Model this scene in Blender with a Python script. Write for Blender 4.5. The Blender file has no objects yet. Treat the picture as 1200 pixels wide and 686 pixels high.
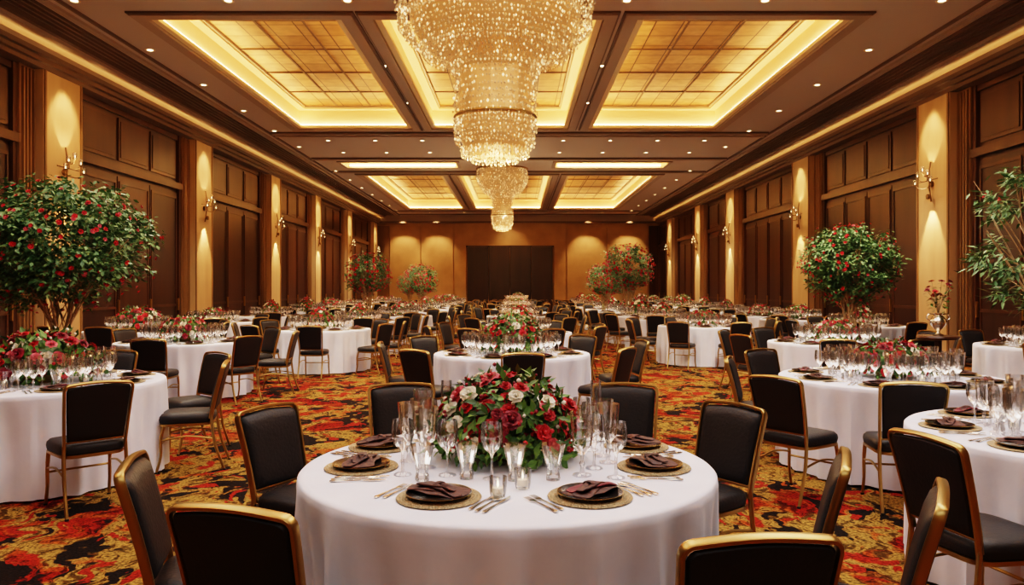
import bpy, math, random
from mathutils import Vector, Matrix
random.seed(7)
R=random.random
def U(a,b): return random.uniform(a,b)
scene=bpy.context.scene
try:
    scene.view_settings.view_transform='Filmic'
    scene.view_settings.look='High Contrast'
except Exception as e: print('view',e)
scene.view_settings.exposure=0.05

# ------------------------------------------------------------ materials
def mat(name,col=(.8,.8,.8),rough=.5,metal=0,emit=None,estr=0,spec=None,sheen=None):
    m=bpy.data.materials.new(name); m.use_nodes=True
    b=m.node_tree.nodes['Principled BSDF']
    b.inputs['Base Color'].default_value=(*col,1)
    b.inputs['Roughness'].default_value=rough
    b.inputs['Metallic'].default_value=metal
    if spec is not None: b.inputs['Specular IOR Level'].default_value=spec
    if sheen: b.inputs['Sheen Weight'].default_value=sheen
    if emit:
        b.inputs['Emission Color'].default_value=(*emit,1)
        b.inputs['Emission Strength'].default_value=estr
    return m
def nz(m,scale=8,c1=None,c2=None,bump=0,stretch=(1,1,1),detail=4,isl=False):
    nt=m.node_tree; N=nt.nodes; L=nt.links; b=N['Principled BSDF']
    tc=N.new('ShaderNodeTexCoord'); mp=N.new('ShaderNodeMapping'); mp.inputs['Scale'].default_value=stretch
    L.new(tc.outputs['Object'],mp.inputs[0])
    n=N.new('ShaderNodeTexNoise'); n.inputs['Scale'].default_value=scale; n.inputs['Detail'].default_value=detail
    L.new(mp.outputs[0],n.inputs['Vector'])
    if c1:
        r=N.new('ShaderNodeValToRGB'); r.color_ramp.elements[0].color=(*c1,1); r.color_ramp.elements[1].color=(*c2,1)
        r.color_ramp.elements[0].position=.3; r.color_ramp.elements[1].position=.7
        if isl:
            g=N.new('ShaderNodeNewGeometry'); L.new(g.outputs['Random Per Island'],r.inputs[0])
            r.color_ramp.elements[0].position=0; r.color_ramp.elements[1].position=1
        else: L.new(n.outputs[0],r.inputs[0])
        L.new(r.outputs[0],b.inputs['Base Color'])
    if bump:
        bp=N.new('ShaderNodeBump'); bp.inputs['Strength'].default_value=bump; bp.inputs['Distance'].default_value=.02
        L.new(n.outputs[0],bp.inputs['Height']); L.new(bp.outputs[0],b.inputs['Normal'])
    return m

M_cloth=nz(mat('linen',(.80,.83,.95),.75,sheen=.15),5,(.77,.80,.93),(.84,.87,.98),bump=.3)
M_black=nz(mat('black_leather',(.016,.014,.015),.5,spec=.35),60,bump=.12)
M_gold=mat('gold_frame',(.45,.30,.11),.34,1)
M_goldb=nz(mat('woven_gold',(.6,.45,.25),.55,.4),160,(.20,.13,.06),(.66,.52,.31),.6)
M_wood=nz(mat('walnut',(.05,.02,.01),.36),3,(.034,.012,.006),(.072,.027,.012),.05,(1,1,.12))
M_wood2=nz(mat('walnut_frame',(.06,.025,.012),.34),3,(.050,.018,.008),(.09,.036,.016),.03,(1,1,.12))
M_doorw=nz(mat('door_wood',(.03,.012,.008),.35),3,(.020,.007,.005),(.042,.016,.009),.03,(1,1,.12))
M_pil=nz(mat('champagne_panel',(.60,.40,.20),.5,.15),2,(.44,.28,.14),(.60,.40,.21),.05,(1,1,.2))
M_pil2=nz(mat('bronze_panel',(.24,.13,.05),.42,.15),2,(.17,.09,.036),(.27,.15,.065),.05,(1,1,.2))
M_backw=nz(mat('tan_wall',(.42,.25,.09),.6),1.5,(.38,.22,.095),(.48,.29,.13))
M_ceil=mat('ceiling_paint',(.50,.41,.34),.6)
M_trim=mat('ceiling_trim',(.38,.28,.20),.5)
M_trimd=mat('ceiling_trim_dark',(.15,.095,.06),.5)
M_cream=mat('cove_cream',(.84,.64,.38),.6)
M_led=mat('led_strip',(1,.8,.5),.5,emit=(1,.57,.23),estr=33)
M_crownled=mat('crown_led',(1,.8,.5),.5,emit=(1,.50,.16),estr=18)
M_down=mat('downlight_glow',(1,.9,.7),.5,emit=(1,.80,.52),estr=14)
M_bulb=mat('bulb',(1,.9,.7),.5,emit=(1,.72,.38),estr=6)
M_steel=mat('cutlery_silver',(.75,.70,.62),.22,1)
M_bronze=mat('sconce_metal',(.26,.16,.08),.3,1)
M_plate=mat('dark_plate',(.022,.016,.014),.18)
M_nap=nz(mat('napkin',(.05,.022,.018),.65,sheen=.05),40,(.045,.014,.010),(.095,.030,.020),.2)
M_napr=mat('napkin_wine',(.16,.008,.020),.6,sheen=.1)
M_leaf=nz(mat('leaf',(.05,.13,.03),.5),3,(.020,.065,.012),(.13,.26,.045),isl=True)
M_leaft=nz(mat('tree_leaf',(.05,.13,.03),.5),3,(.035,.11,.035),(.20,.35,.14),isl=True)
M_red=nz(mat('petal_red',(.5,.02,.03),.55),3,(.34,.006,.012),(.66,.02,.030),isl=True)
M_wine=nz(mat('petal_wine',(.2,.01,.03),.55),3,(.12,.004,.012),(.30,.012,.035),isl=True)
M_white=nz(mat('petal_white',(.85,.8,.68),.6),3,(.75,.66,.48),(.92,.88,.76),isl=True)
M_pink=nz(mat('petal_pink',(.7,.12,.2),.55),3,(.50,.04,.08),(.75,.16,.18),isl=True)
M_bark=nz(mat('bark',(.38,.27,.15),.8),20,(.28,.18,.09),(.52,.40,.24),.4)
M_pot=mat('planter_bronze',(.16,.10,.05),.35,.6)
M_soil=mat('soil',(.03,.02,.012),.95)
M_under=mat('table_leg_metal',(.05,.05,.05),.4,1)

def glassmat(name,tint,extra):
    m=bpy.data.materials.new(name); m.use_nodes=True; nt=m.node_tree; N=nt.nodes; L=nt.links
    N.remove(N['Principled BSDF']); out=N['Material Output']
    t=N.new('ShaderNodeBsdfTransparent'); t.inputs[0].default_value=(*tint,1)
    g=N.new('ShaderNodeBsdfGlossy'); g.inputs['Roughness'].default_value=.10; g.inputs[0].default_value=(1,.99,.97,1)
    lw=N.new('ShaderNodeLayerWeight'); lw.inputs[0].default_value=.42
    ma=N.new('ShaderNodeMath'); ma.operation='MULTIPLY_ADD'; ma.inputs[1].default_value=.8; ma.inputs[2].default_value=extra
    mx=N.new('ShaderNodeMixShader')
    L.new(lw.outputs['Fresnel'],ma.inputs[0]); L.new(ma.outputs[0],mx.inputs[0]); L.new(t.outputs[0],mx.inputs[1]); L.new(g.outputs[0],mx.inputs[2]); L.new(mx.outputs[0],out.inputs[0])
    return m
M_glass=glassmat('crystal_glass',(.99,.99,.99),.14)

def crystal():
    m=mat('crystal_painted_glitter',(.90,.64,.34),.14,.5)  # random emission per bead paints the glitter; the beads are no lamps
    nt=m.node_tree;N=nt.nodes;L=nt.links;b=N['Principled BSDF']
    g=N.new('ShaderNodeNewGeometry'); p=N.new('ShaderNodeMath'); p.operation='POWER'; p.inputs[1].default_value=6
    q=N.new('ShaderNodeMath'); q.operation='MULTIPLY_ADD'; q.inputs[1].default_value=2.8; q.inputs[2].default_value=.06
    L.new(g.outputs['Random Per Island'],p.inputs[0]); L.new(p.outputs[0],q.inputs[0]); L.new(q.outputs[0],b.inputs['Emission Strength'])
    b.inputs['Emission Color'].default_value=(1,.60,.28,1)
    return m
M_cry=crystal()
M_core=mat('chandelier_core',(.50,.28,.11),.4,.6,emit=(1,.45,.15),estr=.2)  # body behind the beads; its faint warm glow is painted by emission

def tilegold():
    m=mat('gold_tile',(.6,.4,.15),.38,.3); nt=m.node_tree;N=nt.nodes;L=nt.links;b=N['Principled BSDF']
    tc=N.new('ShaderNodeTexCoord'); br=N.new('ShaderNodeTexBrick')
    br.offset=0; br.inputs['Scale'].default_value=1.0; br.inputs['Brick Width'].default_value=.52; br.inputs['Row Height'].default_value=.62
    br.inputs['Mortar Size'].default_value=.014; br.inputs['Mortar Smooth'].default_value=.1; br.inputs['Bias'].default_value=0
    br.inputs['Color1'].default_value=(.78,.49,.21,1); br.inputs['Color2'].default_value=(.48,.27,.10,1); br.inputs['Mortar'].default_value=(.07,.035,.012,1)
    L.new(tc.outputs['Object'],br.inputs['Vector']); 
    n=N.new('ShaderNodeTexNoise'); n.inputs['Scale'].default_value=5; L.new(tc.outputs['Object'],n.inputs['Vector'])
    r=N.new('ShaderNodeValToRGB'); r.color_ramp.elements[0].position=.3; r.color_ramp.elements[0].color=(.7,.68,.64,1); r.color_ramp.elements[1].position=.7; L.new(n.outputs[0],r.inputs[0])
    mx=N.new('ShaderNodeMixRGB'); mx.blend_type='MULTIPLY'; mx.inputs[0].default_value=1
    L.new(br.outputs['Color'],mx.inputs[1]); L.new(r.outputs[0],mx.inputs[2]); L.new(mx.outputs[0],b.inputs['Base Color'])
    bp=N.new('ShaderNodeBump'); bp.inputs['Strength'].default_value=.4; bp.invert=True; L.new(br.outputs['Fac'],bp.inputs['Height']); L.new(bp.outputs[0],b.inputs['Normal'])
    return m
M_tile=tilegold()

def carpet():
    m=mat('ballroom_carpet',(.3,.1,.03),.95,spec=.1); nt=m.node_tree;N=nt.nodes;L=nt.links;b=N['Principled BSDF']
    tc=N.new('ShaderNodeTexCoord')
    dn=N.new('ShaderNodeTexNoise'); dn.inputs['Scale'].default_value=2.2; dn.inputs['Detail'].default_value=3
    L.new(tc.outputs['Object'],dn.inputs['Vector'])
    sc=N.new('ShaderNodeVectorMath'); sc.operation='SCALE'; sc.inputs['Scale'].default_value=.7
    L.new(dn.outputs['Color'],sc.inputs[0])
    ad=N.new('ShaderNodeVectorMath'); ad.operation='ADD'; L.new(tc.outputs['Object'],ad.inputs[0]); L.new(sc.outputs[0],ad.inputs[1])
    def noise(scale,stretch,rot,det,off=(0,0,0)):
        mp=N.new('ShaderNodeMapping'); mp.inputs['Scale'].default_value=stretch; mp.inputs['Rotation'].default_value=(0,0,rot); mp.inputs['Location'].default_value=off
        L.new(ad.outputs[0],mp.inputs[0]); n=N.new('ShaderNodeTexNoise'); n.inputs['Scale'].default_value=scale; n.inputs['Detail'].default_value=det; n.inputs['Roughness'].default_value=.6
        L.new(mp.outputs[0],n.inputs['Vector']); return n
    def ramp(src,stops,interp='LINEAR'):
        r=N.new('ShaderNodeValToRGB'); r.color_ramp.interpolation=interp
        e=r.color_ramp.elements
        while len(e)<len(stops): e.new(.5)
        for i,(p,c) in enumerate(stops): e[i].position=p; e[i].color=(*c,1)
        L.new(src,r.inputs[0]); return r
    n1=noise(1.5,(1,1,1),.3,3)
    base=ramp(n1.outputs[0],[(.0,(.12,.006,.004)),(.39,(.23,.012,.006)),(.43,(.36,.07,.014)),(.465,(.34,.20,.050)),(.58,(.29,.17,.042)),(.61,(.38,.09,.018)),(.67,(.22,.012,.006))])
    n3=noise(15,(1,.28,1),.8,5,(3,1,0))
    hatch=ramp(n3.outputs[0],[(.42,(.08,.04,.02)),(.50,(1,1,1)),(.58,(1.0,1.0,1.0)),(.63,(.16,.08,.035))])
    mx=N.new('ShaderNodeMixRGB'); mx.blend_type='MULTIPLY'; mx.inputs[0].default_value=.85
    L.new(base.outputs[0],mx.inputs[1]); L.new(hatch.outputs[0],mx.inputs[2])
    n2=noise(4.2,(1,.5,1),-.7,2,(7,2,0))
    blk=ramp(n2.outputs[0],[(.55,(0,0,0)),(.57,(1,1,1))])
    mx2=N.new('ShaderNodeMixRGB'); mx2.inputs[2].default_value=(.012,.008,.007,1)
    L.new(blk.outputs[0],mx2.inputs[0]); L.new(mx.outputs[0],mx2.inputs[1])
    n4=noise(5.5,(1,.5,1),.9,2,(1,9,0))
    rd=ramp(n4.outputs[0],[(.60,(0,0,0)),(.62,(1,1,1))])
    mx3=N.new('ShaderNodeMixRGB'); mx3.inputs[2].default_value=(.27,.020,.010,1)
    L.new(rd.outputs[0],mx3.inputs[0]); L.new(mx2.outputs[0],mx3.inputs[1])
    f=N.new('ShaderNodeTexNoise'); f.inputs['Scale'].default_value=60; f.inputs['Detail'].default_value=2; L.new(tc.outputs['Object'],f.inputs['Vector'])
    fr=ramp(f.outputs[0],[(.35,(.30,.30,.30)),(.62,(1.35,1.35,1.35))])
    mx4=N.new('ShaderNodeMixRGB'); mx4.blend_type='MULTIPLY'; mx4.inputs[0].default_value=.9
    L.new(mx3.outputs[0],mx4.inputs[1]); L.new(fr.outputs[0],mx4.inputs[2]); L.new(mx4.outputs[0],b.inputs['Base Color'])
    bp=N.new('ShaderNodeBump'); bp.inputs['Strength'].default_value=.35; bp.inputs['Distance'].default_value=.01; L.new(f.outputs[0],bp.inputs['Height']); L.new(bp.outputs[0],b.inputs['Normal'])
    return m
M_carpet=carpet()

# ------------------------------------------------------------ mesh tools
class MB:
    def __init__(s): s.v=[];s.f=[];s.m=[];s.mats=[]
    def add(s,vf,mt,M=None):
        v,f=vf; o=len(s.v)
        if mt not in s.mats: s.mats.append(mt)
        k=s.mats.index(mt)
        if M is None: s.v.extend([tuple(p) for p in v])
        else: s.v.extend([tuple(M@Vector(p)) for p in v])
        s.f.extend([tuple(i+o for i in q) for q in f]); s.m.extend([k]*len(f)); return s
    def box(s,x0,x1,y0,y1,z0,z1,mt): return s.add(box(x0,x1,y0,y1,z0,z1),mt)
    def mesh(s,name,smooth=None):
        me=bpy.data.meshes.new(name); me.from_pydata(s.v,[],s.f)
        for m in s.mats: me.materials.append(m)
        me.polygons.foreach_set('material_index',s.m)
        if smooth:
            me.polygons.foreach_set('use_smooth',[True]*len(s.f))
            me.update(); me.set_sharp_from_angle(angle=math.radians(smooth))
        me.update(); return me
    def merge(s,o,M):
        off=len(s.v); s.v.extend([tuple(M@Vector(p)) for p in o.v])
        mp=[]
        for m in o.mats:
            if m not in s.mats: s.mats.append(m)
            mp.append(s.mats.index(m))
        s.f.extend([tuple(i+off for i in q) for q in o.f]); s.m.extend([mp[k] for k in o.m])
def box(x0,x1,y0,y1,z0,z1):
    v=[(x,y,z) for x in(x0,x1) for y in(y0,y1) for z in(z0,z1)]
    return v,[(0,1,3,2),(4,6,7,5),(0,4,5,1),(2,3,7,6),(0,2,6,4),(1,5,7,3)]
def loft(rings,cap=True):
    n=len(rings[0]); v=[p for r in rings for p in r]; f=[]
    for i in range(len(rings)-1):
        for j in range(n):
            k=(j+1)%n; f.append((i*n+j,i*n+k,(i+1)*n+k,(i+1)*n+j))
    if cap:
        f.append(tuple(reversed(range(n)))); f.append(tuple(range((len(rings)-1)*n,len(rings)*n)))
    return v,f
def lathe(prof,n=24,cap=False,star=0):
    rings=[]
    for r,z in prof:
        rr=max(r,.0004)
        rings.append([(rr*(1+(star if j%2 else 0))*math.cos(2*math.pi*j/n),rr*(1+(star if j%2 else 0))*math.sin(2*math.pi*j/n),z) for j in range(n)])
    return loft(rings,cap)
def tube(pts,r,n=8,cap=True):
    pts=[Vector(p) for p in pts]; rings=[]; rs=r if isinstance(r,(list,tuple)) else [r]*len(pts)
    up=Vector((0,0,1)); prev=None
    for i,p in enumerate(pts):
        t=(pts[min(i+1,len(pts)-1)]-pts[max(i-1,0)]).normalized()
        if prev is None:
            a=up if abs(t.dot(up))<.9 else Vector((1,0,0)); s_=t.cross(a).normalized()
        else: s_=(prev-t*prev.dot(t)).normalized()
        prev=s_; u=t.cross(s_)
        rings.append([tuple(p+(s_*math.cos(2*math.pi*j/n)+u*math.sin(2*math.pi*j/n))*rs[i]) for j in range(n)])
    return loft(rings,cap)
def smoothpts(pts,k=4):
    P=[Vector(p) for p in pts]; out=[]
    for i in range(len(P)-1):
        p0=P[max(i-1,0)];p1=P[i];p2=P[i+1];p3=P[min(i+2,len(P)-1)]
        for j in range(k):
            t=j/k; out.append(.5*((2*p1)+(-p0+p2)*t+(2*p0-5*p1+4*p2-p3)*t*t+(-p0+3*p1-3*p2+p3)*t**3))
    out.append(P[-1]); return out
def sellipse(a,b,n,e):
    out=[]
    for j in range(n):
        t=2*math.pi*j/n; c=math.cos(t); s_=math.sin(t)
        out.append((a*math.copysign(abs(c)**(2/e),c),b*math.copysign(abs(s_)**(2/e),s_)))
    return out
def obj(name,me,loc=(0,0,0),rz=0,sc=1,parent=None):
    o=bpy.data.objects.new(name,me); scene.collection.objects.link(o)
    o.location=loc; o.rotation_euler=(0,0,rz); o.scale=(sc,sc,sc) if not isinstance(sc,tuple) else sc
    if parent: o.parent=parent
    return o
T=Matrix.Translation
def RZ(a): return Matrix.Rotation(a,4,'Z')
def RX(a): return Matrix.Rotation(a,4,'X')
def RY(a): return Matrix.Rotation(a,4,'Y')

# ------------------------------------------------------------ room
XL,XR,YB,YF,H=-8.6,8.8,46.4,-4.0,5.9
b=MB(); b.box(XL-.2,XR+.2,YF-.2,YB+.2,-.1,0,M_carpet); obj('floor',b.mesh('floor'))
b=MB(); b.box(XL-.2,XL,YF,YB,0,H+.7,M_wood); obj('wall_left',b.mesh('wl'))
b=MB(); b.box(XR,XR+.2,YF,YB,0,H+.7,M_wood); obj('wall_right',b.mesh('wr'))
b=MB(); b.box(XL-.2,XR+.2,YF-.2,YF,0,H+.7,M_backw); obj('wall_front',b.mesh('wf'))

b=MB(); b.box(XL-.2,XR+.2,YB,YB+.2,0,H+.7,M_backw)
def bpan(x0,x1,z0,z1,d,mt): b.box(x0,x1,YB-d,YB,z0,z1,mt)
bpan(-7.7,-5.85,.2,5.3,.08,M_backw); bpan(-5.8,-3.85,.2,5.3,.08,M_backw)
bpan(-3.72,-3.05,0,5.46,.25,M_backw); bpan(2.3,2.98,0,5.46,.25,M_backw); bpan(-3.05,2.3,4.1,5.46,.25,M_backw)
bpan(3.1,5.5,.2,5.3,.08,M_backw); bpan(5.55,8.0,.2,5.3,.08,M_backw)
bpan(XL,-7.75,0,5.3,.12,M_pil2); bpan(8.1,XR,0,5.3,.12,M_wood)
obj('wall_back',b.mesh('wb'))
b=MB()
b.box(-3.05,2.3,YB-.14,YB-.06,4.0,4.1,M_wood2)
for i in range(4):
    x0=-2.97+i*1.30; b.box(x0,x0+1.27,YB-.12,YB-.01,.02,4.0,M_doorw)
    b.box(x0+.15,x0+1.12,YB-.15,YB-.12,.3,1.8,M_doorw); b.box(x0+.15,x0+1.12,YB-.15,YB-.12,2.0,3.8,M_doorw)
obj('door_1',b.mesh('door'))
b=MB(); b.box(XL,XR,YB-.8,YB-.001,5.46,H,M_trim); b.box(XL,XR,YB-.9,YB-.8,5.42,5.52,M_trimd); obj('trim_1',b.mesh('soffit'))

cx=[(-5.95,-2.85),(-2.3,1.4),(1.98,5.45)]
holes=[]
for (y0,y1) in ((1.6,10.2),(12.3,20.8),(29.4,42.0)):
    for (x0,x1) in cx: holes.append((x0,x1,y0,y1))
slots=[(-6.1,-2.1,26.4,27.5),(1.4,5.3,26.4,27.5)]
allh=holes+slots
xs=sorted({XL,XR}|{h[0] for h in allh}|{h[1] for h in allh}); ys=sorted({YF,YB}|{h[2] for h in allh}|{h[3] for h in allh})
b=MB()
for i in range(len(xs)-1):
    for j in range(len(ys)-1):
        mx_=(xs[i]+xs[i+1])/2; my_=(ys[j]+ys[j+1])/2
        if any(h[0]<mx_<h[1] and h[2]<my_<h[3] for h in allh): continue
        b.add(([(xs[i],ys[j],H),(xs[i],ys[j+1],H),(xs[i+1],ys[j+1],H),(xs[i+1],ys[j],H)],[(0,1,2,3)]),M_ceil)
b.box(XL-.2,XR+.2,YF-.2,YB+.2,H+.7,H+.8,M_ceil)
obj('ceiling',b.mesh('ceiling'))
def ring(b,x0,x1,y0,y1,z0,z1,w,mt):
    b.box(x0,x0+w,y0,y1,z0,z1,mt); b.box(x1-w,x1,y0,y1,z0,z1,mt); b.box(x0+w,x1-w,y0,y0+w,z0,z1,mt); b.box(x0+w,x1-w,y1-w,y1,z0,z1,mt)
for k,(x0,x1,y0,y1) in enumerate(holes):
    b=MB(); t=H+.55
    ring(b,x0-.04,x1+.04,y0-.04,y1+.04,H,t+.06,.04,M_cream)
    b.box(x0-.04,x1+.04,y0-.04,y1+.04,t,t+.06,M_tile)
    ring(b,x0,x1,y0,y1,t-.08,t,.20,M_cream)
    ring(b,x0+.20,x1-.20,y0+.20,y1-.20,t-.05,t,.05,M_trim)
    for q in (1/3,2/3):
        b.box(x0+.2+(x1-x0-.4)*q-.02,x0+.2+(x1-x0-.4)*q+.02,y0+.22,y1-.22,t-.02,t,M_trimd)
    for q in (.2,.4,.6,.8):
        yy=y0+(y1-y0)*q; b.box(x0+.22,x1-.22,yy-.02,yy+.02,t-.021,t,M_trimd)
    ring(b,x0-.001,x1+.001,y0-.001,y1+.001,H-.02,H+.05,.10,M_cream)
    ring(b,x0-.22,x1+.22,y0-.22,y1+.22,H-.06,H,.20,M_trim)
    ring(b,x0-.26,x1+.26,y0-.26,y1+.26,H-.03,H,.04,M_trimd)
    ring(b,x0+.03,x1-.03,y0+.03,y1-.03,H+.05,H+.075,.045,M_led)
    obj('ceiling_coffer',b.mesh('coffer'))
for (x0,x1,y0,y1) in slots:
    b=MB(); ring(b,x0-.04,x1+.04,y0-.04,y1+.04,H,H+.36,.04,M_cream); b.box(x0,x1,y0,y1,H+.3,H+.36,M_cream)
    ring(b,x0-.12,x1+.12,y0-.12,y1+.12,H-.04,H,.12,M_trim)
    b.box(x0+.1,x1-.1,y1-.12,y1-.06,H+.02,H+.06,M_led); b.box(x0+.1,x1-.1,y0+.06,y0+.12,H+.02,H+.06,M_led)
    obj('ceiling_light_trough',b.mesh('trough'))
k=2
for side,xw in ((1,XL),(-1,XR)):
    b=MB()
    def sb(d0,d1,z0,z1,mt,y0=YF,y1=YB-.9):
        a,c=xw+side*d0,xw+side*d1; b.box(min(a,c),max(a,c),y0,y1,z0,z1,mt)
    sb(0,.42,5.42,5.50,M_trimd); sb(0,.50,5.50,5.58,M_trimd); sb(.44,.50,5.58,5.66,M_trim); sb(0,.34,5.34,5.42,M_trimd)
    sb(.30,.36,5.58,5.61,M_crownled)
    sb(.54,.72,5.74,H,M_trim); sb(.72,.80,5.80,H,M_trimd)
    for d,w in ((.86,.04),(.98,.04),(1.10,.04),(1.22,.04),(1.36,.10),(1.62,.04)):
        sb(d,d+w,H-.05,H,M_trimd if w<.05 else M_trim)
    obj('trim_%d'%k,b.mesh('crown')); k+=1
b=MB()
for y in (11.0,21.4,21.7,25.6,28.5,43.0,45.0):
    b.box(XL+1.7,XR-1.7,y,y+.12,H-.07,H,M_trim); b.box(XL+1.7,XR-1.7,y-.05,y,H-.035,H,M_trimd)
obj('trim_4',b.mesh('tb'))
pts=[]
for y in [2+2.4*i for i in range(18)]:
    pts+= [(-6.75,y),(6.5,y)]
for y in (22.6,24.6): pts+=[(-5.6+1.4*i,y) for i in range(9)]
for y in (11.6,): pts+=[(-4.4,y),(-2.58,y),(1.69,y),(3.8,y)]
for y in (15,18): pts+=[(-2.58,y),(1.69,y)]
for y in (44.0,): pts+=[(-5+2*i,y) for i in range(6)]
b=MB()
for x,y in pts:
    b.add(lathe([(.09,0),(.09,-.012),(.058,-.014),(.052,0)],16),M_cream,T((x,y,H)))
    b.add(([( .052*math.cos(a*math.pi/6),.052*math.sin(a*math.pi/6),-.004) for a in range(12)],[tuple(reversed(range(12)))]),M_down,T((x,y,H)))
obj('recessed_downlights',b.mesh('dl'))

PL=[(-1,.9),(5.8,7.6),(12.9,14.7),(19.2,20.9),(25.2,26.9),(30.9,32.4),(36.8,38.5),(43.5,45.5)]
PR=[(-.5,1.4),(7.2,9.0),(14.45,16.3),(21.5,23.6),(29,31),(34.5,36.3),(40.8,43)]
def pil(side,xw,y0,y1):
    b=MB()
    def sb(d0,d1,ya,yb,z0,z1,mt):
        a,c=xw+side*d0,xw+side*d1; b.box(min(a,c),max(a,c),ya,yb,z0,z1,mt)
    sb(0.001,.16,y0,y1,0,5.34,M_pil2)
    w=y1-y0; m0,m1=y0+w*.22,y1-w*.12
    sb(.16,.32,m0,m1,0,5.34,M_pil)
    for i in range(4):
        yy=y0+w*.03+i*w*.05; sb(.16,.20,yy,yy+w*.022,0.2,5.3,M_pil2)
    sb(.32,.345,m0+.02,m0+.07,.2,5.34,M_pil2); sb(.32,.345,m1-.07,m1-.02,.2,5.34,M_pil2)
    sb(0.001,.36,y0,y1,0,.22,M_wood2)
    obj('pilaster',b.mesh('pilaster'))
    return (m0+m1)/2
def sconce_mesh():
    b=MB()
    b.add(lathe([(0,-.0),(.05,.0),(.055,.01),(.03,.02),(0,.022)],16),M_bronze,RY(math.pi/2))
    b.add(tube([(0.02,0,-.30),(.05,0,-.1),(.05,0,.25),(.03,0,.38)],.014,8),M_bronze)
    for s in (-1,0,1):
        for zz in ((0.0,.12) if s else (.2,)):
            L_=.24-(.08 if zz else 0)
            p=smoothpts([(.05,0,zz-.05),(.13,s*L_*.5,zz-.07),(.17,s*L_,zz)],4)
            b.add(tube(p,.009,6),M_bronze)
            q=T((.17,s*L_,zz))
            b.add(lathe([(.005,0),(.03,.005),(.034,.015),(.012,.02)],10),M_bronze,q)
            b.add(lathe([(.02,.015),(.028,.05),(.026,.10)],10),M_glass,q)
            b.add(lathe([(.004,.02),(.008,.04),(.006,.05),(.001,.06)],8),M_bulb,q)
    b.add(tube([(.07,-.28,.06),(.07,.28,.06)],.009,6),M_bronze)
    b.add(lathe([(.0,-.06),(.03,-.05),(.035,0),(.02,.03)],10),M_bronze,T((.08,0,-.2)))
    return b.mesh('sconce',50)
ME_sc=sconce_mesh()
def spot(name,loc,target,W,angle,col=(1,.72,.42),blend=.6,rad=.05):
    l=bpy.data.lights.new(name,'SPOT'); l.energy=W; l.spot_size=math.radians(angle); l.spot_blend=blend; l.color=col; l.shadow_soft_size=rad
    o=bpy.data.objects.new(name,l); scene.collection.objects.link(o); o.location=loc
    o.rotation_euler=(Vector(target)-Vector(loc)).to_track_quat('-Z','Y').to_euler(); return o
WARM=(1,.63,.32)
for side,xw,PP in ((1,XL,PL),(-1,XR,PR)):
    for (y0,y1) in PP:
        ym=pil(side,xw,y0,y1)
        obj('wall_sconce',ME_sc,(xw+side*.325,ym,3.62),0 if side>0 else math.pi,1.2)
        if ym>4:
            spot('sconce_downlight',(xw+side*.52,ym,3.38),(xw+side*.28,ym,1.6),340,54,WARM,.4,.03)
            spot('sconce_uplight',(xw+side*.52,ym,3.78),(xw+side*.25,ym,5.6),150,60,WARM,.6,.03)
            spot('pilaster_downlight',(xw+side*.85,ym,5.72),(xw+side*.25,ym,3.3),330,56,WARM,.6,.04)
def panelling(side,xw,PP):
    b=MB()
    def sb(d0,d1,ya,yb,z0,z1,mt):
        a,c=xw+side*d0,xw+side*d1; b.box(min(a,c),max(a,c),ya,yb,z0,z1,mt)
    edges=[YF]+[e for p in PP for e in p]+[YB-.12]
    for i in range(0,len(edges),2):
        y0,y1=edges[i],edges[i+1]
        if y1-y0<.6: continue
        sb(0,.04,y0,y1,0,5.34,M_wood)
        sb(.04,.16,y0,y1,3.98,4.14,M_wood2); sb(.04,.10,y0,y1,0,.18,M_wood2); sb(.04,.12,y0,y0+.1,0,5.34,M_wood2); sb(.04,.12,y1-.1,y1,0,5.34,M_wood2)
        sb(.04,.09,y0,y1,5.22,5.34,M_wood2)
        n=max(2,round((y1-y0)/1.45)); w=(y1-y0-.2)/n
        for j in range(n):
            a=y0+.1+j*w
            sb(.04,.07,a+.06,a+w-.06,4.24,5.16,M_wood2); sb(.07,.085,a+.13,a+w-.13,4.31,5.09,M_wood)
            sb(.04,.07,a+.02,a+w-.02,.2,3.9,M_doorw if j in(0,n-1) else M_wood)
            sb(.07,.09,a+.07,a+.11,.3,3.8,M_wood2); sb(.07,.09,a+w-.11,a+w-.07,.3,3.8,M_wood2)
            sb(.07,.09,a+.11,a+w-.11,3.74,3.8,M_wood2); sb(.07,.09,a+.11,a+w-.11,1.05,1.11,M_wood2); sb(.07,.09,a+.11,a+w-.11,.3,.36,M_wood2)
            sb(.10,.14,a+w-.04-.015,a+w-.04+.015,.95,1.25,M_gold)
    obj('wall_paneling',b.mesh('paneling'))
panelling(1,XL,PL); panelling(-1,XR,PR)

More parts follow.
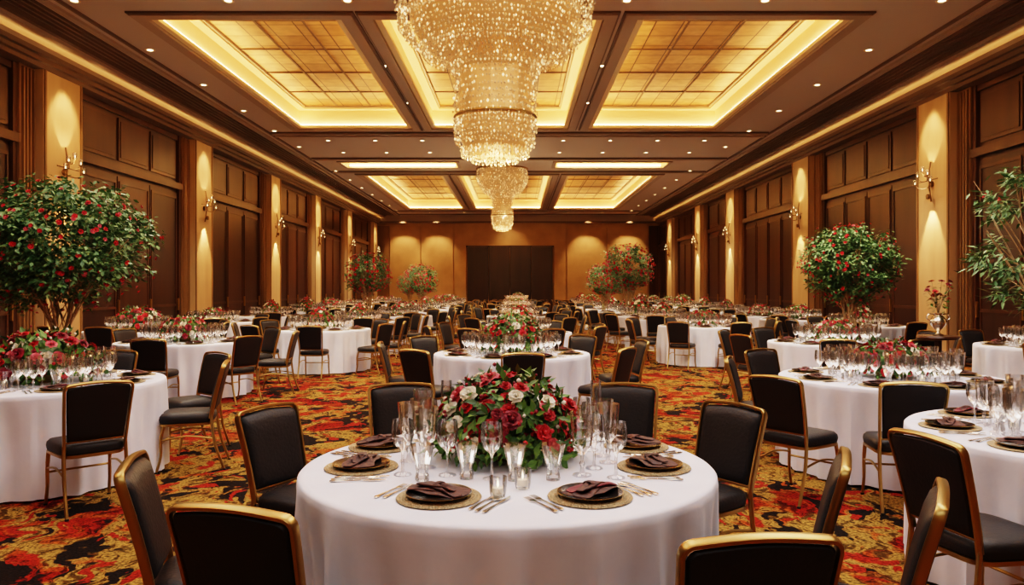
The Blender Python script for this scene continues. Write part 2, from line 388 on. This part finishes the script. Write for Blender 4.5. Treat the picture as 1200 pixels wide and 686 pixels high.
# ------------------------------------------------------------ chandelier
def chandelier():
    b=MB()
    prof=[(1.36,-.02),(1.42,-.30),(1.38,-.52),(1.26,-.74),(1.04,-.92),(.80,-1.04),(.66,-1.12),(.60,-1.25),(.59,-1.6),(.60,-1.95),(.57,-2.2),(.49,-2.38),(.34,-2.48)]
    b.add(lathe([(r*.90,z+.02) for r,z in prof]+[(.02,-2.46)],32),M_core)
    b.add(lathe([(1.46,0),(1.46,-.05),(1.38,-.06)],40),M_gold)
    b.add(lathe([(.60,-1.86),(.62,-1.89),(.60,-1.92)],32),M_gold)
    P=smoothpts([(r,0,z) for r,z in prof],8)
    acc=0; rows=[P[0]]
    for a,c in zip(P,P[1:]):
        acc+=(c-a).length
        if acc>.050: rows.append(c); acc=0
    def bead(x,y,z,r,h):
        a=U(0,1.5); c,s=math.cos(a)*r,math.sin(a)*r
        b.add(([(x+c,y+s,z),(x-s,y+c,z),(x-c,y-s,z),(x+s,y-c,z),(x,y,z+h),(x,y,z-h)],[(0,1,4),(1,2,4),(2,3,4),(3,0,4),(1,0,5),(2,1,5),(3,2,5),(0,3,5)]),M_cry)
    for i,p in enumerate(rows):
        r=p.x; n=max(8,int(2*math.pi*r/.047))
        for j in range(n):
            th=2*math.pi*(j+.5*(i%2))/n+U(-.01,.01)
            rr=r*(1+.02*math.sin(th*14+i*.6))+U(-.03,.03)
            s=U(.65,1.15)
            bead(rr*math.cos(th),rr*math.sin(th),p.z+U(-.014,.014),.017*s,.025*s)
    for (r,z,L_,n) in ((1.42,-.54,.14,150),(1.06,-.94,.14,110),(.66,-1.16,.14,70),(.60,-1.9,.16,70),(.50,-2.4,.10,44),(.34,-2.48,.12,30),(.14,-2.5,.12,14)):
        for j in range(n):
            th=2*math.pi*j/n; q=int(L_/.05)
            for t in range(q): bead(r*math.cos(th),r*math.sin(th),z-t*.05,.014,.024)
    return b.mesh('chandelier')
ME_ch=chandelier()
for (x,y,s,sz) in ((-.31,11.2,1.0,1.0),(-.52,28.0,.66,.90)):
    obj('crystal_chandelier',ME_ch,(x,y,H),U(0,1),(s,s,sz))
    l=bpy.data.lights.new('chandelier_glow','POINT'); l.energy=180; l.color=(1,.72,.42); l.shadow_soft_size=.12
    o=bpy.data.objects.new('chandelier_glow',l); scene.collection.objects.link(o); o.location=(x,y,H-2.85*sz)

# ------------------------------------------------------------ chair
def chair():
    b=MB()
    yb=lambda z: -.19-.11*max(0,(z-.42)/.48)**1.3
    rings=[]
    for s,z in ((.90,.405),(1.0,.415),(1.02,.44),(1.0,.465),(.93,.482),(.7,.492),(.3,.497)):
        rings.append([(x*s*(1+.06*(y/.2)),y*s+.01,z) for x,y in sellipse(.215,.215,28,5)])
    b.add(loft(rings),M_black)
    rings=[[(x*s*(1+.06*(y/.2)),y*s+.01,z) for x,y in sellipse(.215,.215,28,5)] for s,z in ((.97,.385),(1.0,.39),(1.0,.408),(.95,.412))]
    b.add(loft(rings),M_gold)
    def outline(w0,w1,z0,z1,cr,inset=0):
        o=[]
        w0-=inset;w1-=inset;z0+=inset;z1-=inset
        o.append((-w0,z0)); 
        for i in range(1,5): t=i/5; o.append((-(w0+(w1-w0)*t),z0+(z1-cr-z0)*t))
        for i in range(5): a=math.pi-i*math.pi/8; o.append((-w1+cr+cr*math.cos(a),z1-cr+cr*math.sin(a)))
        for i in range(1,8):
            t=i/8; x=-w1+cr+(2*w1-2*cr)*t; o.append((x,z1+.012*math.sin(math.pi*t)))
        for i in range(5): a=math.pi/2-i*math.pi/8; o.append((w1-cr+cr*math.cos(a),z1-cr+cr*math.sin(a)))
        for i in range(4,0,-1): t=i/5; o.append(((w0+(w1-w0)*t),z0+(z1-cr-z0)*t))
        o.append((w0,z0))
        return o
    def r3(ins,dy): return [(x,yb(z)+dy,z) for x,z in outline(.182,.205,.50,.885,.03,ins)]
    b.add(loft([r3(.10,.036),r3(.05,.034),r3(.02,.027),r3(.008,.014),r3(.004,-.006),r3(.012,-.018),r3(.05,-.023),r3(.10,-.024)]),M_black)
    O=outline(.19,.213,.44,.895,.034)
    pts=[Vector((x,yb(z)+.002,z)) for x,z in O]
    rings=[]
    for i,p in enumerate(pts):
        t=(pts[min(i+1,len(pts)-1)]-pts[max(i-1,0)]).normalized(); nrm=Vector((0,1,.25)).normalized(); nrm=(nrm-t*nrm.dot(t)).normalized(); s=t.cross(nrm)
        rings.append([tuple(p+s*.009*a+nrm*.017*c) for a,c in ((1,.6),(.6,1),(-.6,1),(-1,.6),(-1,-.6),(-.6,-1),(.6,-1),(1,-.6))])
    b.add(loft(rings),M_gold)
    b.add(tube([(-.185,yb(.5)+.003,.50),(.185,yb(.5)+.003,.50)],.009,8),M_gold)
    for s in (-1,1):
        b.add(tube(smoothpts([(s*.192,yb(.46),.48),(s*.195,-.20,.38),(s*.197,-.225,.22),(s*.20,-.30,.0)],4),[.013]*4+[.013]*4+[.012]*4+[.010],8),M_gold)
        b.add(tube(smoothpts([(s*.20,.175,.40),(s*.203,.20,.28),(s*.203,.20,.14),(s*.207,.235,.0)],4),[.014]*4+[.012]*4+[.011]*4+[.009],8),M_gold)
        b.add(tube(smoothpts([(s*.197,-.215,.27),(s*.198,0,.30),(s*.203,.20,.27)],4),.008,6),M_gold)
        for yy in (-.30,.235): b.add(lathe([(.014,0),(.014,.012),(.008,.014)],8,True),M_black,T((s*(.20 if yy<0 else .207),yy,0)))
    b.add(tube([(-.203,.2,.24),(.203,.2,.24)],.008,6),M_gold)
    return b.mesh('dining_chair',45)
ME_chair=chair()
CH=[];TB=[];TREES=[]
def chair_at(bx,by,tx,ty,turn=0,own=None,check=False):
    d=Vector((tx-bx,ty-by)).normalized(); a=math.atan2(-d.x,d.y)+turn
    d=Vector((-math.sin(a),math.cos(a))); x,y=bx+d.x*.25,by+d.y*.25
    if check:
        if any((x-q[0])**2+(y-q[1])**2<.52**2 for q in CH): return
        if any((x-q[0])**2+(y-q[1])**2<1.17**2 for q in TB if q!=own): return
        if any((x-q[0])**2+(y-q[1])**2<.62**2 for q in TREES): return
        if x<XL+.85 or x>XR-.85: return
    CH.append((x,y)); obj('dining_chair',ME_chair,(x,y,0),a,.97)

# ------------------------------------------------------------ table
def table(seed,R_=.9,n=256,A=.05):
    random.seed(seed); b=MB(); rings=[]
    ph=[U(0,6.28) for _ in range(5)]
    def ridge(a): return 1-2*abs(math.sin(a))**.6
    def fold(th): return .55*ridge(9*th+ph[0]+.8*math.sin(3*th+ph[1]))+.25*math.sin(31*th+ph[2]+1.2*math.sin(2*th))+.25*math.sin(11*th+ph[3])
    for r in (.05,.3,.6,.8,.87): rings.append([(r*R_/.9*math.cos(2*math.pi*j/n),r*R_/.9*math.sin(2*math.pi*j/n),.75) for j in range(n)])
    rings.append([((R_-.008)*math.cos(2*math.pi*j/n),(R_-.008)*math.sin(2*math.pi*j/n),.748) for j in range(n)])
    rings.append([((R_)*math.cos(2*math.pi*j/n),(R_)*math.sin(2*math.pi*j/n),.740) for j in range(n)])
    for t in (.04,.1,.2,.35,.5,.65,.8,.92,1):
        z=.74-.725*t; rr=[]
        for j in range(n):
            th=2*math.pi*j/n; amp=A*min(1,t*2.4)
            r=R_+.004+.012*t+amp*(fold(th)-.15)
            rr.append((r*math.cos(th),r*math.sin(th),z))
        rings.append(rr)
    v,f=loft(rings,False); f.append(tuple(range(n)))
    b.add((v,f),M_cloth)
    b.add(lathe([(.3,0.005),(.3,.03),(.05,.05),(.04,.1),(.04,.7),(.3,.73)],16),M_under)
    return b.mesh('banquet_table',50)
ME_tab=[table(1),table(2),table(3)]; ME_tab0=table(1,.865,320,.052)
random.seed(11)

# ------------------------------------------------------------ tableware
def g_tall(n=14):
    return lathe([(.038,.0),(.036,.004),(.011,.010),(.006,.03),(.011,.045),(.006,.055),(.006,.075),(.016,.085),(.033,.105),(.040,.14),(.042,.18),(.047,.235)],n,False,-.05)
def g_wine(n=14):
    return lathe([(.034,.0),(.032,.004),(.008,.010),(.0045,.03),(.0045,.085),(.012,.095),(.033,.115),(.042,.145),(.040,.185),(.037,.205)],n,False,0)
def g_tumb(n=14):
    return lathe([(.0,.004),(.026,.0),(.027,.01),(.022,.03),(.026,.055),(.036,.09),(.046,.13)],n,False,-.06)
def g_flute(n=12):
    return lathe([(.032,.0),(.030,.004),(.007,.010),(.004,.03),(.004,.09),(.012,.105),(.022,.14),(.026,.2),(.024,.27)],n,False,0)
def g_coupe(n=12):
    return lathe([(.034,.0),(.032,.004),(.006,.010),(.0045,.03),(.0045,.08),(.02,.092),(.044,.115),(.050,.145)],n,False,0)
def mk(fn,m,name,sm=None,**k):
    b=MB(); b.add(fn(**k),m); return b,b.mesh(name,sm)
B_tall,ME_tall=mk(g_tall,M_glass,'goblet'); B_wine,ME_wine=mk(g_wine,M_glass,'wine',60); B_tumb,ME_tumb=mk(g_tumb,M_glass,'tumbler'); B_fl,ME_fl=mk(g_flute,M_glass,'flute',60)
def charger():
    b=MB(); pr=[(0,.002)]
    for i in range(1,13): r=.012*i; pr+= [(r-.004,.008),(r,.004)]
    pr+=[(.150,.008),(.153,.004),(.148,.001)]
    b.add(lathe(pr,40),M_goldb); return b
def plate():
    b=MB(); b.add(lathe([(0,.010),(.075,.010),(.085,.013),(.12,.022),(.128,.024),(.129,.022),(.085,.009),(.07,.008)],36),M_plate)
    b.add(lathe([(.1275,.0243),(.130,.0245),(.1305,.0225)],36),M_gold); return b
def napkin(m2):
    b=MB()
    def slab(M,mt,a,c,h,sag,tw=0):
        rings=[]
        for s,z in ((.9,0),(1,h*.3),(1,h*.7),(.93,h),(.6,h*1.05),(.2,h*1.08)):
            rings.append([(x*s,y*s*(1-.25*abs(x/a)*tw),z-sag*(x/a)**2+.003*math.sin(x*50+y*25)) for x,y in sellipse(a,c,32,4.5)])
        b.add(loft(rings),mt,M)
    slab(T((0,0,.026))@RZ(.1),M_nap,.115,.062,.006,.003)
    slab(T((-.005,.004,.032))@RZ(.5),M_nap,.115,.040,.006,.008)
    slab(T((.01,.0,.038))@RZ(-.15),m2,.110,.030,.008,.010,.6)
    slab(T((-.004,-.008,.045))@RZ(.18),M_nap,.085,.022,.007,.009,.6)
    b.add(lathe([(.022,-.010),(.025,-.005),(.025,.005),(.022,.010)],14),M_nap,T((0,0,.044))@RY(math.pi/2)@Matrix.Diagonal((.6,1.2,1,1)))
    return b
def cutlery():
    b=MB()
    def handle(M,L0=-.09,L1=.05):
        rings=[[(w*a,y,.004+h*c) for a,c in ((-1,0),(-.7,1),(.7,1),(1,0),(.6,-.6),(-.6,-.6))] for y,w,h in ((L0,.006,.002),(L0+.01,.009,.003),(L0+.04,.006,.003),(0,.0035,.003),(L1,.003,.003))]
        b.add(loft(rings),M_steel,M)
    def fork(M):
        handle(M); b.add(loft([[(w*a,y,z+.0015*c) for a,c in ((-1,-1),(-1,1),(1,1),(1,-1))] for y,w,z in ((.05,.003,.004),(.062,.011,.003),(.078,.012,.003))]),M_steel,M)
        for s in (-1.5,-.5,.5,1.5): b.add(box(s*.0062-.0013,s*.0062+.0013,.076,.115,.003,.0055),M_steel,M)
    def knife(M):
        handle(M,-.09,.03); b.add(loft([[(a,y,z) for a,z in ((-.004,.003),(-.003,.006),(w,.0045),(w,.0035))] for y,w in ((.03,.004),(.05,.010),(.10,.011),(.125,.002))]),M_steel,M)
    def spoon(M):
        handle(M); b.add(loft([[(x*s,y*s+.075,z) for x,y in sellipse(.018,.028,14,2)] for s,z in ((.3,.002),(.8,.003),(1,.007),(.95,.0075),(.75,.005),(.3,.004))]),M_steel,M)
    fork(T((-.175,0,0))); fork(T((-.205,-.01,0))); knife(T((.17,0,0))); spoon(T((.20,-.01,0))); knife(T((.228,-.012,0)))
    return b
B_char,B_plate,B_nap,B_nap2,B_cut=charger(),plate(),napkin(M_nap),napkin(M_napr),cutlery()
ME_char=B_char.mesh('charger',40);ME_plate=B_plate.mesh('plate',40);ME_nap=B_nap.mesh('nap',60);ME_nap2=B_nap2.mesh('nap2',60);ME_cut=B_cut.mesh('cutlery',40)
def low(fn,n): b=MB(); b.add(fn(n),M_glass); return b
LB=[low(g_tall,10),low(g_wine,10),low(g_tumb,10),low(g_flute,8)]
def votive():
    b=MB(); b.add(lathe([(0,.003),(.026,.0),(.03,.02),(.033,.075)],12),M_glass); b.add(lathe([(0,.012),(.02,.012),(.02,.035),(0,.035)],10),M_white); b.add(lathe([(.001,.036),(.004,.045),(.001,.06)],6),M_bulb); return b
B_vot=votive(); ME_vot=B_vot.mesh('votive',60)
def setting_group(seed):
    random.seed(seed); b=MB()
    lc=MB(); lc.add(lathe([(0,.004),(.14,.006),(.153,.006),(.148,.001)],28),M_goldb)
    for i in range(8):
        a=2*math.pi*i/8; M=T((0,0,.751))@RZ(a)@T((0,-.69,0))
        b.merge(lc,M); b.merge(B_plate,M@Matrix.Scale(.92,4)); b.merge(B_nap if i%2 else B_nap2,M@RZ(U(-.4,.4))@Matrix.Scale(.9,4)); b.merge(B_cut,M)
        for (x,y,k) in ((.10,.20,0),(.18,.17,1),(.03,.23,2),(-.07,.22,1),(.13,.28,1),(-.14,.20,0),(.05,.30,0),(.21,.26,1)):
            if R()<.88: b.merge(LB[k],M@T((x+U(-.015,.015),y+U(-.015,.015),0))@RZ(U(0,3))@Matrix.Scale(1.05,4))
        if i%2: b.merge(B_vot,M@T((-.02,.31,0)))
    return b.mesh('place_settings',40)
ME_set=[setting_group(5),setting_group(6)]
def tower():
    b=MB(); s=.104; g=low(g_coupe,10); z=0
    for n in (8,7,6,5):
        for i in range(n):
            for j in range(n):
                if 0<i<n-1 and 0<j<n-1: continue
                b.merge(g,T(((i-(n-1)/2)*s,(j-(n-1)/2)*s,z)))
        z+=.148
    return b.mesh('tower',60)

# ------------------------------------------------------------ flowers
def flower(b,M,mt,r,n1=5,rings=3):
    for k in range(rings):
        tilt=.25+.42*k; L_=r*(.55+.27*k); w=r*(.42+.12*k)
        for i in range(n1+k):
            a=2*math.pi*(i+.5*k)/(n1+k)+U(-.15,.15); tt=tilt+U(-.1,.1)
            v=[]
            for u,ww in ((0,.35),(.55,1),(1,.6)):
                bend=tt+u*.45
                for s in (-1,0,1):
                    d=math.sin(bend)*L_*u+r*.05; z=math.cos(bend)*L_*u+(r*.12 if s else 0)*u
                    v.append((d-(.12*r*abs(s)),s*w*ww,z))
            b.add((v,[(0,1,4,3),(1,2,5,4),(3,4,7,6),(4,5,8,7)]),mt,M@RZ(a))
    b.add(lathe([(.001,-.1*r),(r*.22,.1*r),(r*.2,.5*r),(.001,.62*r)],6),mt,M)
def leaf(b,M,L_,w,mt):
    b.add(([(0,0,0),(w,L_*.45,.0),(0,L_,-.1*L_),(-w,L_*.45,.0),(0,L_*.45,-.18*w)],[(0,1,4),(1,2,4),(2,3,4),(3,0,4)]),mt,M)
def orient(d):
    return Vector(d).to_track_quat('Z','Y').to_matrix().to_4x4()
def bouquet(seed,ax,az,nf,nl,pal,rf=(.026,.044),base=.05):
    random.seed(seed); b=MB()
    b.add(lathe([(0,0),(ax*.35,0),(ax*.38,.01),(ax*.45,.05),(ax*.55,.09)],24),M_gold)
    b.add(lathe([(ax*.62,.05),(ax*.72,az*.3),(ax*.6,az*.62),(ax*.3,az*.82),(0,az*.86)],16),M_leaf)
    ga=math.pi*(3-5**.5)
    for i in range(nf):
        zz=(i+.5)/nf; th=i*ga+U(-.2,.2); el=math.asin(1-zz*.98)
        d=Vector((math.cos(el)*math.cos(th),math.cos(el)*math.sin(th),math.sin(el)))
        s=U(.86,1.15); p=Vector((d.x*ax*s,d.y*ax*s,base+d.z*(az-base)*s))
        r=U(*rf); flower(b,T(p-d*r*.4)@orient(d+Vector((U(-.3,.3),U(-.3,.3),U(0,.4)))),random.choice(pal),r)
    for i in range(nl):
        th=U(0,6.283); el=math.asin(U(0.0,1)); d=Vector((math.cos(el)*math.cos(th),math.cos(el)*math.sin(th),math.sin(el)))
        s=U(.82,1.12); p=Vector((d.x*ax*s,d.y*ax*s,base*.6+d.z*(az-base)*s))
        M=T(p)@orient(d)@RZ(U(0,6.28))@RX(U(-.3,1.3)); L_=U(.035,.07); leaf(b,M,L_,L_*.25,M_leaf)
    for i in range(nf):
        th=U(0,6.283); el=math.asin(U(.0,1)); d=Vector((math.cos(el)*math.cos(th),math.cos(el)*math.sin(th),math.sin(el)))
        s=U(1.0,1.16); p=Vector((d.x*ax*s,d.y*ax*s,base+d.z*(az-base)*s)); r=U(.006,.011)
        b.add(lathe([(.0005,-r),(r*.8,-r*.5),(r,0),(r*.8,r*.5),(.0005,r)],6),random.choice([M_red,M_white,M_wine]),T(p))
    return b.mesh('bouquet')
ME_bq0=bouquet(3,.30,.36,125,1500,[M_red,M_red,M_wine,M_red,M_white,M_white,M_pink],(.022,.041),.06)
ME_bq1=bouquet(4,.30,.28,85,600,[M_red,M_wine,M_pink,M_red,M_white],(.024,.040))
ME_bq2=bouquet(5,.22,.34,60,380,[M_red,M_white,M_pink,M_wine,M_red],(.024,.038))

# ------------------------------------------------------------ trees
def tree(seed,rx,rz_,zc,nl,nfl,sparse=False,fr=(.024,.038)):
    random.seed(seed); b=MB()
    b.add(lathe([(0,0),(.20,0),(.22,.02),(.26,.30),(.29,.42),(.30,.46),(.27,.46),(.26,.42)],28),M_pot); b.add(lathe([(0,.41),(.265,.41)],20),M_soil)
    tips=[]
    for i in range(7):
        a=i*.9+U(-.2,.2); q=U(.3,.75)
        tip=Vector((math.cos(a)*rx*q,math.sin(a)*rx*q,zc+U(-.3,.5)*rz_))
        p=smoothpts([(math.cos(a)*.05,math.sin(a)*.05,.40),(math.cos(a+.5)*.10,math.sin(a+.5)*.10,.8),(math.cos(a)*.13,math.sin(a)*.13,1.2),tuple(tip)],5)
        b.add(tube(p,[.022-.014*k/(len(p)-1) for k in range(len(p))],7),M_bark)
        for j in range(7):
            s=p[-4-random.randint(0,4)]; e=Vector((0,0,zc))+Vector((U(-1,1)*rx*.8,U(-1,1)*rx*.8,U(-.9,.9)*rz_))
            b.add(tube(smoothpts([tuple(s),tuple((s+e)/2+Vector((0,0,.06))),tuple(e)],3),[.007]*3+[.005]*3+[.003],5),M_bark); tips.append(e)
    cl=[]
    for i in range(150 if not sparse else 34):
        th=U(0,6.283); sz=U(-1,1); rr=U(.3,1.2)**.5; c=math.sqrt(1-sz*sz)
        cl.append(Vector((c*math.cos(th)*rx*rr*.90,c*math.sin(th)*rx*rr*.90,zc+sz*rz_*rr*.90)))
    cl+=tips[:20]
    for i in range(nl):
        c=random.choice(cl); p=c+Vector((random.gauss(0,.070),random.gauss(0,.070),random.gauss(0,.055)))*rx*1.25
        o=(p-Vector((0,0,zc))).normalized()
        M=T(p)@RZ(math.atan2(-o.x,o.y)+U(-1.2,1.2))@RX(U(-.9,.5))@RY(U(-.6,.6)); L_=U(.05,.085)*(1.6 if sparse else 1); leaf(b,M,L_,L_*(.30 if not sparse else .14),M_leaft)
    for i in range(nfl):
        if R()<.6:
            c=random.choice(cl); d=(c-Vector((0,0,zc))); d=Vector((d.x/rx,d.y/rx,d.z/rz_)).normalized(); s=U(.95,1.12)
        else:
            th=U(0,6.283); sz=U(-.9,1); q=math.sqrt(1-sz*sz); s=U(.9,1.06); d=Vector((q*math.cos(th),q*math.sin(th),sz))
        p=Vector((d.x*rx*s,d.y*rx*s,zc+d.z*rz_*s))
        flower(b,T(p)@orient(d),random.choice([M_red,M_red,M_red,M_pink]),U(*fr),4,2)
    return b.mesh('tree')
ME_t1=tree(21,.95,.70,1.98,15500,300); ME_t2=tree(22,.78,.70,1.92,10500,260); ME_t3=tree(23,.75,.72,1.85,3000,6,True)
ME_t4=tree(24,.68,.58,1.95,4600,300,False,(.035,.055))
def place_tree(nm,me,x,y,rz,sc): TREES.append((x,y)); obj(nm,me,(x,y,0),rz,sc)
place_tree('potted_flowering_tree',ME_t1,-5.10,8.5,.4,1.0)
place_tree('potted_flowering_tree',ME_t2,5.75,13.1,1.2,(1.0,1.0,1.0))
place_tree('potted_leafy_tree',ME_t3,5.62,8.0,2.0,(1.05,1.05,1.08))
for x,y,s in ((-4.4,22.5,1.0),(-3.65,29.1,.95),(3.35,22.5,1.1),(3.0,25.75,.92),(-5.0,35.6,.9),(5.0,35.6,.9)):
    place_tree('potted_flowering_tree',ME_t4,x,y,U(0,6),(s*.95,s*.95,s))

# ------------------------------------------------------------ layout
random.seed(99)
LAY=[]
def place_table(x,y,kind=1,auto=8,ph=0,setg=True,bq=ME_bq1,bs=1,rad=1.22):
    TB.append((x,y)); LAY.append((x,y,auto,ph,rad))
    obj('banquet_table',random.choice(ME_tab),(x,y,0),U(0,6))
    if setg: obj('place_settings',random.choice(ME_set),(x,y,0),ph+math.pi/8)
    if bq: obj('flower_centerpiece',bq,(x,y,.752),U(0,6),(bs,bs,bs*1.1))
TX,TY=-.036,3.24
TB.append((TX,TY))
obj('banquet_table',ME_tab0,(TX,TY,0),.6)
obj('flower_centerpiece',ME_bq0,(TX-.01,TY+.14,.752),.3,(1.03,1.0,1.02))
sett=[(-.24,-.53),(.30,-.52),(-.61,-.07),(.61,-.07),(-.60,.34),(.60,.34),(-.22,.66),(.24,.66)]
for i,(x,y) in enumerate(sett):
    a=math.atan2(y,x)+math.pi/2; X,Y=TX+x,TY+y
    obj('charger_plate',ME_char,(X,Y,.751),a); obj('dinner_plate',ME_plate,(X,Y,.752),a,.92)
    obj('folded_napkin',ME_nap2 if i in(1,6) else ME_nap,(X,Y,.752),a+(.25 if i%2 else -.3)); obj('cutlery_set',ME_cut,(X,Y,.751),a)
gl=[(-.43,.05,'t'),(-.39,.17,'t'),(-.42,-.19,'w'),(-.38,.36,'w'),(-.31,.52,'f'),(-.42,.48,'t'),(-.16,-.25,'u'),(.03,-.28,'u'),(.36,-.08,'w'),(.43,.02,'t'),(.42,.15,'t'),(.38,.27,'w'),(.43,.52,'f'),(.35,.42,'w'),(-.02,.58,'w'),(.1,.58,'t'),(-.07,.68,'f'),(.43,-.24,'w'),(-.33,-.28,'u'),(-.34,-.07,'t'),(.18,-.27,'u'),(.05,.70,'w'),(-.18,.54,'t'),(.22,.53,'t'),(.30,-.20,'t'),(-.46,.27,'w'),(-.24,-.20,'w'),(-.06,-.26,'w')]
mm={'t':(ME_tall,'crystal_goblet'),'w':(ME_wine,'wine_glass'),'f':(ME_fl,'champagne_flute'),'u':(ME_tumb,'crystal_tumbler')}
for x,y,k in gl: obj(mm[k][1],mm[k][0],(TX+x,TY+y,.751),U(0,3),1.08)
for x,y in ((-.03,-.52),(.06,-.40)): obj('votive_candle',ME_vot,(TX+x,TY+y,.751),0)
for q in [(-.80,2.18,-.45,3.3),(-1.36,2.76,.0,3.15),(-1.28,3.98,0,3.35),(-.74,4.90,-.35,3.2),(.70,4.90,.4,3.2),(1.14,4.06,0,3.3),
          (1.19,2.84,.27,3.22),(.61,1.93,.47,3.2),(1.28,2.36,.41,2.84),(1.76,3.22,3.0,3.5)]:
    chair_at(*q)
place_table(-3.80,6.1,auto=0,ph=.3,bs=1.3)
for q in [(-2.78,5.05,-3.7,6.0),(-2.50,6.45,-3.8,6.1),(-4.0,7.55,-3.8,6.1),(-2.9,7.30,-3.8,6.1),(-4.2,4.65,-3.8,6.1)]: chair_at(*q)
place_table(3.0,3.9,auto=0,ph=.1,bq=None); place_table(3.16,6.4,auto=0,ph=.6,bs=1.0)
for q in [(1.84,5.35,3.1,6.3),(1.95,6.85,3.1,6.4),(2.62,5.02,2.9,6.4),(3.9,5.0,3.3,6.4),(2.5,7.7,3.16,6.4),(3.7,7.85,3.16,6.4),(4.6,6.4,3.16,6.4)]: chair_at(*q)
place_table(-.05,8.8,ph=.12,bq=ME_bq0,bs=1.1)
place_table(0.05,13.0,ph=.3,bq=ME_bq2,bs=1.1)
place_table(-4.7,10.75,ph=.2,bq=ME_bq1,bs=1.1); place_table(4.45,10.6,ph=.35,bq=ME_bq1,bs=1.0); place_table(7.0,9.9,ph=.2,bq=ME_bq1,bs=1.0)
place_table(-6.75,13.6,ph=.1,bq=ME_bq1,bs=1.3); place_table(-3.6,14.0,ph=.2,bq=ME_bq2,bs=1.0); place_table(-3.6,17.4,ph=.0,bq=ME_bq2,auto=9,bs=1.0); place_table(-6.75,17.0,ph=.3,bq=ME_bq1,bs=1.0)
place_table(3.75,15.2,ph=.2,bq=ME_bq1,bs=1.0); place_table(6.9,15.3,ph=.2,bq=ME_bq2,bs=1.1); place_table(.0,17.0,ph=.1,bq=None,setg=False)
obj('champagne_tower',tower(),(0,17.0,.752),.1)
place_table(3.6,18.7,ph=.5,bq=ME_bq2,bs=1.0); place_table(6.9,18.6,ph=.2,bq=ME_bq1,bs=1.1)
place_table(-6.8,5.6,ph=.1); place_table(6.7,5.2,ph=.1)
for j in range(7):
    y=20.8+3.3*j
    for i,x in enumerate((-6.6,-3.3,.05,3.4,6.75)):
        place_table(x+U(-.1,.1),y+U(-.1,.1),ph=U(0,.7),bq=random.choice([ME_bq0,ME_bq1,ME_bq2,ME_bq2]),bs=U(.9,1.3))
for (x,y,auto,ph,rad) in LAY:
    for i in range(auto):
        a=2*math.pi*i/auto+ph+U(-.08,.08); r=rad+.25+U(-.03,.12)
        chair_at(x+r*math.cos(a),y+r*math.sin(a),x,y,U(-.15,.15),(x,y),True)
def urn():
    random.seed(8); b=MB()
    b.add(lathe([(0,0),(.07,0),(.075,.01),(.03,.03),(.02,.06),(.05,.09),(.10,.15),(.11,.20),(.08,.25),(.05,.28),(.06,.31),(.055,.31)],28),M_steel)
    for s in (-1,1): b.add(tube(smoothpts([(s*.10,0,.2),(s*.16,0,.24),(s*.13,0,.30),(s*.055,0,.29)],4),.008,6),M_steel)
    for i in range(14):
        a=i*2.4; e=Vector((math.cos(a)*U(.05,.22),math.sin(a)*U(.05,.22),U(.5,.85)))
        b.add(tube(smoothpts([(0,0,.28),(e.x*.3,e.y*.3,.45),tuple(e)],4),.004,5),M_bark)
        flower(b,T(e)@orient((e.x,e.y,.3)),random.choice([M_wine,M_red]),U(.03,.045))
        for j in range(7): leaf(b,T(e*U(.6,1))@RZ(U(0,6))@RX(U(-.6,.6)),.08,.02,M_leaf)
    return b.mesh('urn',45)
ME_urn=urn()
b=MB(); b.add(lathe([(.20,0),(.20,.03),(.04,.05),(.035,.4),(.04,.88),(.22,.90),(.23,.92),(.22,.94),(0,.94)],28),M_wood2)
obj('pedestal_table',b.mesh('ped',40),(5.0,9.0,0))
obj('flower_urn',ME_urn,(5.0,9.0,.941),0,.85)

# ------------------------------------------------------------ lights
def area(name,x,y,z,sx,sy,W,col):
    l=bpy.data.lights.new(name,'AREA'); l.shape='RECTANGLE'; l.size=sx; l.size_y=sy; l.energy=W; l.color=col
    o=bpy.data.objects.new(name,l); scene.collection.objects.link(o); o.location=(x,y,z); return o
for (x0,x1),W in zip(cx,(150,225,330)): area('added_front_fill',(x0+x1)/2,5.9,H+.42,(x1-x0)-.9,7.6,W,(1,.93,.89))  # unseen fill lights added overhead to brighten the front table
area('rear_area_light',0,-1.5,H-.05,6,2.5,100,(1,.93,.89))  # unseen area light behind the camera, just below the ceiling
for x in (-4.7,-.0,4.6):
    for y in (11.6,16.5,21.8,26,30,35,40.5):
        xx={-4.7:-6.75 if 12<y<21 or 29<y<42 else -4.7,-.0:-2.58 if (12<y<21 or 29<y<42) else .4,4.6:6.5 if (12<y<21 or 29<y<42) else 4.6}[x]
        spot('downlight_beam',(xx,y,H-.03),(xx*.85,y,0),1150,120,(1,.81,.60),.8,.08)
for x in (-6.8,-4.8,4.3,6.8): spot('wallwash_beam',(x,YB-1.3,H-.1),(x,YB-.1,2.6),480,70,WARM,.7,.05)
spot('wallwash_beam',(-.4,YB-1.6,5.3),(-.4,YB-.1,3.6),80,90,WARM,.8,.05)

w=bpy.data.worlds.new('w'); scene.world=w; w.use_nodes=True
w.node_tree.nodes['Background'].inputs[0].default_value=(.5,.35,.22,1); w.node_tree.nodes['Background'].inputs[1].default_value=.15

# ------------------------------------------------------------ camera
cam=bpy.data.cameras.new('camera'); co=bpy.data.objects.new('camera',cam); scene.collection.objects.link(co)
co.location=(0,0,1.5); co.rotation_euler=(math.radians(90),0,0)
cam.sensor_width=36; cam.lens=36*890/1200; cam.shift_x=-5/1200; cam.shift_y=-5/1200; cam.clip_start=.05; cam.clip_end=200
scene.camera=co
